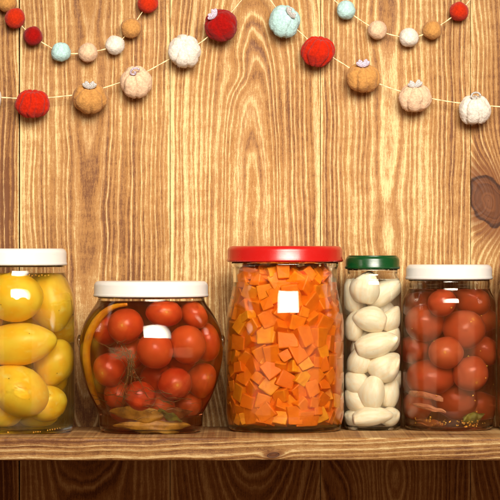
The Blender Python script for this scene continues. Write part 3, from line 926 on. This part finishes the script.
def pumpkin(parent, px, py, rx, ry, colour, seed, bow=None, roll=0.0, tip=25, lobes=7, depth=.16):
    y = WALL_Y - (rx*.9+1.0)*KW
    k = kk(y); rd = random.Random(seed)
    sx, sz = rx*k, ry*k
    rot = Euler((math.radians(tip), math.radians(roll), 0)).to_matrix()
    spin = rd.uniform(0, 2)
    bm = bmesh.new(); bmesh.ops.create_uvsphere(bm, u_segments=84, v_segments=40, radius=1)
    for v in bm.verts:
        p = v.co.copy(); a = math.atan2(p.y, p.x); rho = math.hypot(p.x, p.y)
        a2 = a + .26*mnoise.noise(Vector((a*.7, p.z, seed)))
        groove = abs(math.sin(lobes*.5*(a2+spin)))
        f = 1 - depth*(1-groove)**2.2*(.35+.65*rho)
        f += .085*mnoise.noise(p*1.5+Vector((seed*2.3, 0, 0))) + 0.022*mnoise.noise(p*6+Vector((seed, 1, 0)))
        q = p*f
        q.z *= 1 - .22*math.exp(-(rho/.35)**2)
        q = rot @ q
        v.co = Vector((q.x*sx, q.y*sx*.92, q.z*sz))
    bm.normal_update()
    fuzz(bm, 500, sx*.8, rd)
    o = obj('felt_pumpkin', bm, FELT[colour], parent)
    o.location = Vector((X(px, y), y, Z(py, y))) - parent.location
    o['label'] = '%s felt pumpkin' % colour + (' with a %s' % bow if bow else '')
    top = rot @ Vector((0, -.10, .86)); top = Vector((top.x*sx, top.y*sx, top.z*sz))
    # stitched thread down one groove
    bm = bmesh.new()
    if bow:
        mat = GLIT2 if 'silver' in bow else GLIT
        u = sx*.40
        yaw = Euler((math.radians(tip*.6), math.radians(roll+rd.uniform(-15, 15)), 0)).to_matrix()
        if 'curl' in bow:
            pts = [top + yaw @ Vector((u*(.9-.09*i)*math.cos(i*.75), -u*.35-u*.03*i, u*.25+u*(.9-.09*i)*math.sin(i*.75)*.8)) for i in range(11)]
            tube(bm, crom(pts, 3), sx*.06, 6)
        else:
            for s in (-1, 1):
                base = len(bm.verts)
                geo = bmesh.ops.create_uvsphere(bm, u_segments=20, v_segments=12, radius=1)['verts']
                tilt = Euler((rd.uniform(-.3, .1), s*rd.uniform(.55, .95), 0)).to_matrix()
                for v in geo:
                    q_ = v.co.copy(); w_ = .55 + .45*(q_.z*.5+.5)
                    q_ = Vector((q_.x*u*.62*w_, q_.y*u*.13, (q_.z+.92)*u*.68))
                    if v.co.z > .2: q_.z -= u*.22*math.exp(-(v.co.x/.3)**2)*v.co.z
                    v.co = top + yaw @ (tilt @ q_ + Vector((0, -u*.42, 0)))
        obj('glitter_bow', bm, mat, o)
    else:
        bm.free()
    return o

def garland(name, label, cat, string, parts, depth):
    y0 = WALL_Y - depth*KW
    x0, z0 = X(string[len(string)//2][0], y0), Z(string[len(string)//2][1], y0)
    root = empty(name, (x0, y0, z0)); tag(root, label, cat)
    bm = bmesh.new()
    pts = crom([Vector((X(a, y0)-x0, 0, Z(b, y0)-z0)) for a, b in string], 8)
    for ph in (0, PI):                        # two plies
        tw = [p + Vector((0, math.cos(i*1.1+ph), math.sin(i*1.1+ph)))*.28*KW for i, p in enumerate(pts)]
        tube(bm, crom(tw, 2), .42*KW, 6)
    obj('string', bm, TWINE, root)
    for i, p in enumerate(parts): p(root, i)
    return root
def B(px, py, r, c): return lambda root, i: felt_ball(root, px, py, r, c, int(px*3+py))
def P(px, py, rx, ry, c, **kw): return lambda root, i: pumpkin(root, px, py, rx, ry, c, int(px+py), **kw)

garland('ball_garland', 'small felt ball garland swag above the yellow and round jars, hung against the wall', 'garland',
        [(-14, -22), (-5, -12), (7, 2), (15, 18), (33, 36), (61, 52), (88, 52.5), (115, 45), (131, 28), (148, 3), (156, -12), (164, -26)],
        [B(7, 2, 10, 'tan'), B(15, 18, 10.3, 'orange red'), B(33, 36, 9.6, 'dark red'), B(61, 52, 9.8, 'blue'), B(88, 52.5, 9.6, 'beige'), B(115, 45, 9.6, 'white'), B(131, 28, 10.3, 'tan'), B(148, 3, 10.3, 'orange red')], 10)
garland('ball_garland', 'small felt ball garland swag above the garlic and carrot jars, hung against the wall', 'garland',
        [(310, -30), (318, -16), (330, -4), (346, 10), (377.5, 30), (409, 37.5), (432.5, 30), (459, 11.5), (472, -2), (483, -14), (494, -24)],
        [B(317, -17, 9.6, 'tan'), B(346, 10, 9.5, 'blue'), B(377.5, 30, 9.5, 'beige'), B(409, 37.5, 9.6, 'white'), B(432.5, 30, 9.6, 'tan'), B(459, 11.5, 9.6, 'orange red'), B(485, -16, 9.6, 'dark red')], 10)
garland('pumpkin_garland', 'felt pumpkin garland rising from a red pumpkin to a dark red pumpkin with lilac bow', 'garland',
        [(-40, 93), (-4, 97), (33, 98.5), (70, 95.5), (90, 92), (135, 77), (168, 60), (186, 51), (204, 40), (222, 23), (240, 2), (256, -20)],
        [P(-14, 98, 16, 16, 'white'), P(32.5, 104, 17.5, 15.2, 'red', tip=15, lobes=9, depth=.16), P(90, 98, 17.4, 16.3, 'tan', bow='silver bow', tip=38, depth=.14, lobes=6), P(136, 82.5, 16.2, 16.5, 'beige', bow='lilac curl', tip=42, depth=.14, lobes=6, roll=-8),
         P(184.5, 51.5, 16.4, 17.3, 'white', tip=60, depth=.14, lobes=7), P(221, 25.5, 17, 16.5, 'dark red', bow='lilac bow', tip=35, roll=-35, depth=.07)], 15)
garland('pumpkin_garland', 'felt pumpkin garland falling from a pale blue pumpkin to a white pumpkin', 'garland',
        [(252, -22), (268, -3), (284, 18), (302, 34), (318, 48), (345, 65), (364, 77), (390, 88), (415, 95), (445, 101), (474, 104.5), (520, 108), (545, 107)],
        [P(284.5, 21.5, 15.7, 16.7, 'blue', bow='silver bow', tip=45, roll=38, depth=.09, lobes=6), P(318, 51.5, 17, 16, 'red', tip=18, roll=12, lobes=9, depth=.17), P(363, 78, 17, 15.4, 'tan', bow='lilac bow', tip=24, depth=.14), P(415, 98, 17, 15.2, 'beige', bow='silver bow', tip=24, depth=.14, lobes=6),
         P(474.5, 110, 16.6, 15.4, 'white', bow='silver curl', tip=18, lobes=6, depth=.17)], 15)

# ------------------------------------------------------------------ light
world = bpy.data.worlds.new('World'); scene.world = world; world.use_nodes = True
bg = world.node_tree.nodes['Background']; bg.inputs[0].default_value = (1.0, .40, .16, 1); bg.inputs[1].default_value = .13

def area(name, loc, target, sx, sy, watts, col, spread=180):
    L = bpy.data.lights.new(name, 'AREA'); L.shape = 'RECTANGLE'; L.size = sx; L.size_y = sy
    L.energy = watts; L.color = col; L.spread = math.radians(spread)
    o = bpy.data.objects.new(name, L); link(o)
    o.location = loc
    o.rotation_euler = (Vector(target)-Vector(loc)).to_track_quat('-Z', 'Y').to_euler()
    return o
area('key_softbox', (.13, -.90, .62), (-.004, .09, .190), .82, .44, 4.1, (1.0, .93, .80), spread=54)
for s in (-1, 1):
    az = math.radians(49)*s
    d = .95
    area('side_softbox', (d*math.sin(az), -d*math.cos(az), -.02), (0, 0, -.02), .72, .24, .38, (1.0, .68, .38))

# ------------------------------------------------------------------ camera and render
cam = bpy.data.cameras.new('camera'); co_ = bpy.data.objects.new('camera', cam); link(co_)
co_.location = (0, -D, ZC); co_.rotation_euler = (PI/2, 0, 0)
cam.sensor_width = 36; cam.lens = 36*D/(500*S)
cam.clip_start = .05; cam.clip_end = 50
scene.camera = co_
scene.view_settings.view_transform = 'Standard'; scene.view_settings.look = 'None'
scene.view_settings.exposure = 0.0; scene.view_settings.gamma = 1.0
scene.render.engine = 'CYCLES'
cy = scene.cycles
cy.max_bounces = 20; cy.transmission_bounces = 20; cy.diffuse_bounces = 4; cy.glossy_bounces = 6; cy.transparent_max_bounces = 16; cy.volume_bounces = 1
cy.caustics_refractive = True; cy.caustics_reflective = True; cy.blur_glossy = 0.5
cy.sample_clamp_indirect = 40; cy.use_denoising = True
